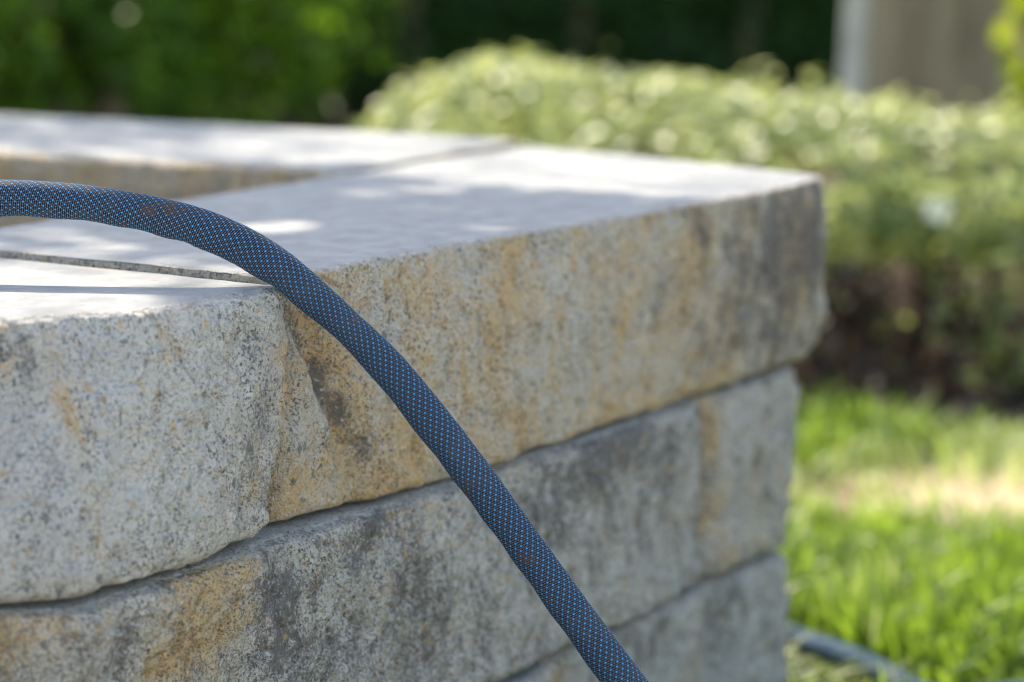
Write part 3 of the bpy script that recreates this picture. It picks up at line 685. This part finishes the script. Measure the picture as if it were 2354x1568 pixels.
# a few green leaves hanging low on the front
N = 160
cen = np.concatenate([np.stack([rng.uniform(-0.1, 1.8, N), rng.uniform(2.74, 2.95, N), rng.uniform(0.03, 0.14, N)], -1), np.stack([rng.normal(0.62, 0.07, 260), rng.uniform(2.66, 2.8, 260), rng.uniform(0.02, 0.17, 260)], -1)])
keep = (fbm(cen[:, 0] * 6, cen[:, 2] * 8, 44, 2) > 0.12) | (np.arange(len(cen)) >= N); cen = cen[keep] - hloc; N = len(cen)
V, t, C = leaves(cen, unit(N), rng.uniform(0.016, 0.028, N), rng.uniform(0.010, 0.016, N), tints(N, 0, 0.6, 0.0)); mesh_obj("foliage", V, t, HEDGE, hedge, True, C)
# one white flower on the hedge
WHITE = NT("white_petal"); WHITE = WHITE.out(WHITE.principled((0.88, 0.85, 0.66), 0.5, 0.3))
fc = at_depth(2155, 480, 2.76) - hloc; ang = np.arange(5) * 2 * np.pi / 5
cen = fc + np.stack([0.008 * np.cos(ang), 0 * ang - 0.004, 0.008 * np.sin(ang)], -1); ax = np.stack([np.cos(ang), 0 * ang - 0.2, np.sin(ang)], -1)
V, t, C = leaves(cen, np.tile([[0.0, -1, 0.35]], (5, 1)) + 0 * cen, np.full(5, 0.017), np.full(5, 0.014), tints(5), 0.1, ax); mesh_obj("flower", V, t, WHITE, hedge, True, C)
# dead leaves lying under the hedge
k = NT("dead_leaf"); r_, g_, b_, a_, c_ = k.attr("tint"); DEAD = k.out(k.principled(k.mix(r_, (0.022, 0.012, 0.008), (0.17, 0.115, 0.09)), 0.6, 0.35))
N = 2600; x = rng.uniform(-0.3, 2.0, N); y = rng.uniform(2.58, 3.4, N); z = np.abs(rng.normal(0, 0.03, N)) * sstep(2.65, 2.95, y) * 2 + 0.004
V, t, C = leaves(np.stack([x, y, z], -1), unit(N) * 0.7 + np.array([0, -0.3, 0.6]), rng.uniform(0.018, 0.04, N), rng.uniform(0.012, 0.022, N), tints(N) ** np.array([2.5, 1, 1, 1]))
C[:, 1] = 0
tag(mesh_obj("leaf_litter", V, t, DEAD, None, True, C), "brown dead leaves and mulch in the shade under the low hedge", "leaf litter", None, "stuff")

# tall dark hedge in the background and the bush before it
DARK = leaf_material("dark_leaf", (0.012, 0.040, 0.008), (0.05, 0.12, 0.02), 0.35, 0.5, (0.07, 0.17, 0.01), 0.3)
MID = leaf_material("mid_leaf", (0.055, 0.14, 0.010), (0.16, 0.31, 0.025), 0.6, 0.45, (0.12, 0.22, 0.01), 0.4)
BARK = bark_material("old_bark", (0.22, 0.165, 0.10), (0.40, 0.315, 0.20), (0.36, 0.34, 0.11), 0.5)
PALE = bark_material("pale_bark", (0.48, 0.45, 0.40), (0.60, 0.57, 0.51), (0.38, 0.35, 0.30), 1.4)
def bush(name, label, cat, cx_, cy_, rx, ry, h, n, mat, lsize, seed, zlow=0.0, shell=0.25, stems=6, gap=0.0):
    o = empty(name, (cx_, cy_, 0)); tag(o, label, cat)
    d = unit(n); r = 1 - np.abs(rng.normal(0, shell, n)); r = np.clip(r, 0.05, 1.1)
    r = r * (1 + 0.22 * fbm(d[:, 0] * 3 + 5, d[:, 2] * 3 + d[:, 1] * 2, seed, 3))
    c = d * r[:, None] * np.array([rx, ry, h / 2]) + np.array([0, 0, h / 2 + zlow]); c[:, 2] = np.maximum(c[:, 2], 0.02 + rng.uniform(0, 0.05, n))
    keep = fbm(c[:, 0] * 5 + c[:, 1] * 2, c[:, 2] * 5, seed + 7, 3) > gap - 0.35
    c = c[keep]; dd = d[keep]; n = len(c)
    V, t, C = leaves(c, dd + unit(n) * 0.9 + np.array([0, 0, 0.4]), rng.uniform(0.7, 1.3, n) * lsize, rng.uniform(0.45, 0.75, n) * lsize, tints(n))
    mesh_obj("crown", V, t, mat, o, True, C)
    parts = []
    for k in range(stems):
        a = rng.uniform(0, 2 * np.pi); e = np.array([math.cos(a) * rx * .5, math.sin(a) * ry * .5, h * 0.7]); b = np.array([math.cos(a) * .06, math.sin(a) * .06, -0.02])
        parts.append(tube(np.stack([b, b + (e - b) * .35 + rng.normal(0, .03, 3), b + (e - b) * .7 + rng.normal(0, .03, 3), e]), [0.03, 0.024, 0.016, 0.006], 8))
    V, q = join(parts); mesh_obj("trunk", V, q, BARK, o)
    return o
def tall_hedge(name, label, x0, x1, y, dep, h, n, mat, lsize, seed):
    o = empty(name, ((x0 + x1) / 2, y, 0)); tag(o, label, "hedge"); oc_ = np.array([(x0 + x1) / 2, y, 0])
    x = rng.uniform(x0, x1, n); z = rng.uniform(0.02, h, n); side = rng.uniform(size=n)
    yy = y - dep / 2 + np.abs(rng.normal(0, 0.10, n)) + 0.12 * fbm(x * 2.5, z * 2.5, seed, 3)
    topm = side > 0.85; z = np.where(topm, h + rng.normal(0, 0.05, n), z); yy = np.where(topm, rng.uniform(y - dep / 2, y + dep / 2, n), yy)
    bk = (side > 0.70) & ~topm; yy = np.where(bk, y + dep / 2 - np.abs(rng.normal(0, 0.1, n)), yy)
    c = np.stack([x, yy, z], -1) - oc_
    V, t, C = leaves(c, unit(n) + np.array([0, -0.5, 0.3]), rng.uniform(0.7, 1.4, n) * lsize, rng.uniform(0.4, 0.7, n) * lsize, tints(n)); mesh_obj("foliage", V, t, mat, o, True, C)
    parts = []
    for xx in np.arange(x0 + 0.2, x1, 0.5):
        parts.append(tube(np.array([[xx, y, -0.02], [xx + .02, y, h * .4], [xx, y + .02, h * .9]]) - oc_, [0.035, 0.025, 0.008], 8))
    V, q = join(parts); mesh_obj("trunk", V, q, BARK, o)
    # dense inner growth
    gx = np.linspace(x0, x1, 60); gz = np.linspace(0, h - 0.1, 24); GX, GZ = np.meshgrid(gx, gz, indexing='ij')
    GY = y + 0.10 * fbm(GX * 3, GZ * 3, seed + 3, 3); idx = np.arange(GX.size).reshape(GX.shape)
    qq = np.stack([idx[:-1, :-1], idx[1:, :-1], idx[1:, 1:], idx[:-1, 1:]], -1).reshape(-1, 4)
    V2 = np.stack([GX, GY, GZ], -1).reshape(-1, 3) - oc_
    mesh_obj("inner_growth", np.concatenate([V2, V2 + np.array([0, 0.12, 0])]), np.concatenate([qq, qq[:, ::-1] + len(V2)]), DARK, o, True, np.tile([[0.1, 0, 0, 1]], (2 * len(V2), 1)))
    return o
tall_hedge("tall_hedge", "tall dark green hedge closing the far background", -4.5, 4.5, 7.4, 0.9, 1.5, 22000, DARK, 0.06, 21)
bush("green_bush", "mid-green leafy bush at the upper left in front of the dark hedge", "bush", -0.72, 4.4, 0.52, 0.50, 0.95, 8500, MID, 0.040, 25, shell=0.40, gap=0.12)
bush("lime_bush", "bright yellow-green bush at the right edge behind the trunk", "bush", 0.905, 3.75, 0.17, 0.16, 0.8, 800,
     leaf_material("lime_leaf", (0.13, 0.20, 0.01), (0.28, 0.36, 0.03), 0.5, 0.45, (0.42, 0.52, 0.03)), 0.05, 29)

def tree(name, label, x, y, rad, hgt, crown_fn, n, mat, lsize, lean=(0, 0), bark=BARK, flare=1.3, limbs=7, nr=24):
    o = empty(name, (x, y, 0)); tag(o, label, "tree")
    zs = np.linspace(-0.05, hgt, 60); P = np.stack([lean[0] * zs + 0.02 * np.sin(zs * 2.2), lean[1] * zs + 0.02 * np.cos(zs * 1.7), zs], -1)
    R = rad * (1 - 0.55 * zs / hgt) * (1 + (flare - 1) * np.exp(-np.maximum(zs, 0) / 0.18))
    V, q = tube(P, R, nr)
    Vv = V.reshape(60, nr, 3); ce = P[:, None, :]; th = np.linspace(0, 2 * np.pi, nr, endpoint=False)[None, :]
    bump = 1 + 0.07 * fbm(np.cos(th) * 3 + 3 + 0 * zs[:, None], zs[:, None] * 1.6 + np.sin(th) * 3, 51, 3) + 0.03 * np.sin(th * 7 + zs[:, None] * 1.5)
    Vv = ce + (Vv - ce) * bump[..., None]
    parts = [(Vv.reshape(-1, 3), q)]
    c, lims = crown_fn()
    for (s, e) in lims:
        s = np.asarray(s, float); e = np.asarray(e, float); m = (s + e) / 2 + np.array([0, 0, 0.12])
        parts.append(tube(np.stack([s, s + (m - s) * .6, m, m + (e - m) * .6, e]), np.array([.34, .26, .18, .11, .05]) * rad, 8))
    V, q = join(parts); mesh_obj("trunk", V, q, bark, o)
    n = len(c); V, t, C = leaves(c, unit(n) + np.array([0, 0, 0.5]), rng.uniform(0.7, 1.3, n) * lsize, rng.uniform(0.45, 0.7, n) * lsize, tints(n)); mesh_obj("crown", V, t, mat, o, True, C)
    return o
def ball_crown(cx_, cy_, cz, r, n, hgt):
    def f():
        d = unit(n); rr = rng.uniform(0, 1, n) ** 0.45
        c = d * rr[:, None] * r * (1 + 0.25 * fbm(d[:, 0] * 3, d[:, 2] * 3 + d[:, 1], 61, 3))[:, None] * np.array([1, 1, 0.75]) + np.array([cx_, cy_, cz])
        lims = [((0, 0, hgt * rng.uniform(.55, .95)), (cx_ + math.cos(a) * r * .75, cy_ + math.sin(a) * r * .75, cz + rng.uniform(-.2, .5) * r)) for a in np.linspace(0, 2 * np.pi, 7, endpoint=False)]
        return c, lims
    return f
tp = at_depth(2115, 150, 4.3)
tree("old_tree", "thick brown tree trunk with mossy bark rising behind the low hedge", tp[0], tp[1], 0.150, 3.0, ball_crown(0.9, 0.6, 3.9, 1.3, 2600, 3.0), 0, MID, 0.09, flare=1.10)
sp = at_depth(1944, 150, 3.62)
tree("young_tree", "slim pale grey tree stem in front of the thick trunk", sp[0], sp[1], 0.0175, 2.6, ball_crown(0.3, 0.5, 3.0, 0.5, 700, 2.6), 0, MID, 0.06, bark=PALE, flare=1.12, nr=16)

# the tree whose leaves throw the dappled shade over the wall; it stands left of the picture
def shade_crown():
    base = np.array([-2.6, 4.9, 0.0])
    def along(u, v, t): return at_z(u, v, TOP) + SUN * t
    cl = []
    # leafy branch ends: (place on the wall top they shade, distance, spread, count)
    for (u, v, t, s, n) in [(480, 490, 2.24, 0.035, 94), (560, 500, 2.18, 0.040, 135), (700, 500, 2.24, 0.035, 108), (760, 470, 2.24, 0.042, 148), (930, 505, 2.11, 0.05, 216), (1090, 505, 2.18, 0.045, 189), (1250, 500, 2.18, 0.04, 148),
                            (850, 560, 2.24, 0.045, 175), (1000, 540, 2.05, 0.05, 189), (1340, 488, 2.11, 0.02, 54), (620, 590, 2.24, 0.025, 54), (740, 590, 2.18, 0.025, 62), (640, 465, 2.24, 0.03, 67), (780, 428, 2.18, 0.025, 67),
                            (430, 545, 2.31, 0.022, 40), (300, 540, 2.24, 0.022, 35), (20, 548, 2.18, 0.03, 60), (220, 315, 2.31, 0.05, 74), (330, 318, 2.24, 0.03, 27), (1180, 535, 2.18, 0.03, 81), (500, 690, 2.24, 0.018, 21)]:
        cl.append(along(u, v, t) + rng.normal(0, s, (n, 3)) * np.array([1.1, 1.1, 1.0]))
    c0 = np.concatenate(cl); foot = c0 - SUN * ((c0[:, 2] - TOP) / SUN[2])[:, None]
    keep = np.ones(len(c0), bool)
    for (u, v, r) in ((880, 455, 0.036), (645, 540, 0.034), (1130, 543, 0.026), (140, 553, 0.030), (1000, 492, 0.020), (560, 470, 0.022)):   # openings between the twigs
        keep &= np.linalg.norm(foot - at_z(u, v, TOP), axis=1) > r
    cl = [c0[keep]]
    # the rest of the crown, up and behind
    n = 2600; d = unit(n); rr = rng.uniform(0, 1, n) ** 0.4
    cl.append(d * rr[:, None] * np.array([1.1, 1.0, 0.9]) + np.array([-3.0, 5.2, 3.9]))
    c = np.concatenate(cl) - base
    s0 = (0.1, 0.0, 2.0); lims = [(s0, along(u, v, 2.2) - base) for (u, v) in ((560, 500), (930, 500), (1250, 500), (20, 560), (220, 315))]
    lims += [((0, 0, 1.9), (math.cos(a) * .9 - .4, math.sin(a) * .8 + .3, 3.9)) for a in np.linspace(0, 6, 6)]
    return c, lims
tree("shade_tree", "leafy tree beyond the left edge casting dappled shade on the wall", -2.6, 4.9, 0.11, 3.2, shade_crown, 0, MID, 0.045, flare=1.3)

# a water droplet glinting on the corner stone
DROP = NT("water"); p_ = DROP.n("ShaderNodeBsdfPrincipled"); p_.inputs["Base Color"].default_value = (1, 1, 1, 1); p_.inputs["Roughness"].default_value = 0.14
p_.inputs["IOR"].default_value = 1.33; p_.inputs["Transmission Weight"].default_value = 1.0; DROP = DROP.out(p_.outputs[0])
dc = at_z(1010, 413, TOP + 0.0035); ua = np.linspace(0, 2 * np.pi, 24, endpoint=False); va = np.linspace(-0.45, 1, 12) * np.pi / 2
V = np.array([(0.0021 * math.cos(b) * math.cos(a), 0.0021 * math.cos(b) * math.sin(a), 0.0014 * math.sin(b)) for b in va for a in ua]) + np.array([0, 0, 0.0008])
ix = np.arange(len(V)).reshape(12, 24); qd = np.stack([ix[:-1], np.roll(ix[:-1], -1, 1), np.roll(ix[1:], -1, 1), ix[1:]], -1).reshape(-1, 4)
o = mesh_obj("water_droplet", V, qd, DROP); o.location = dc
tag(o, "tiny glinting water droplet on the top of the corner stone", "droplet")
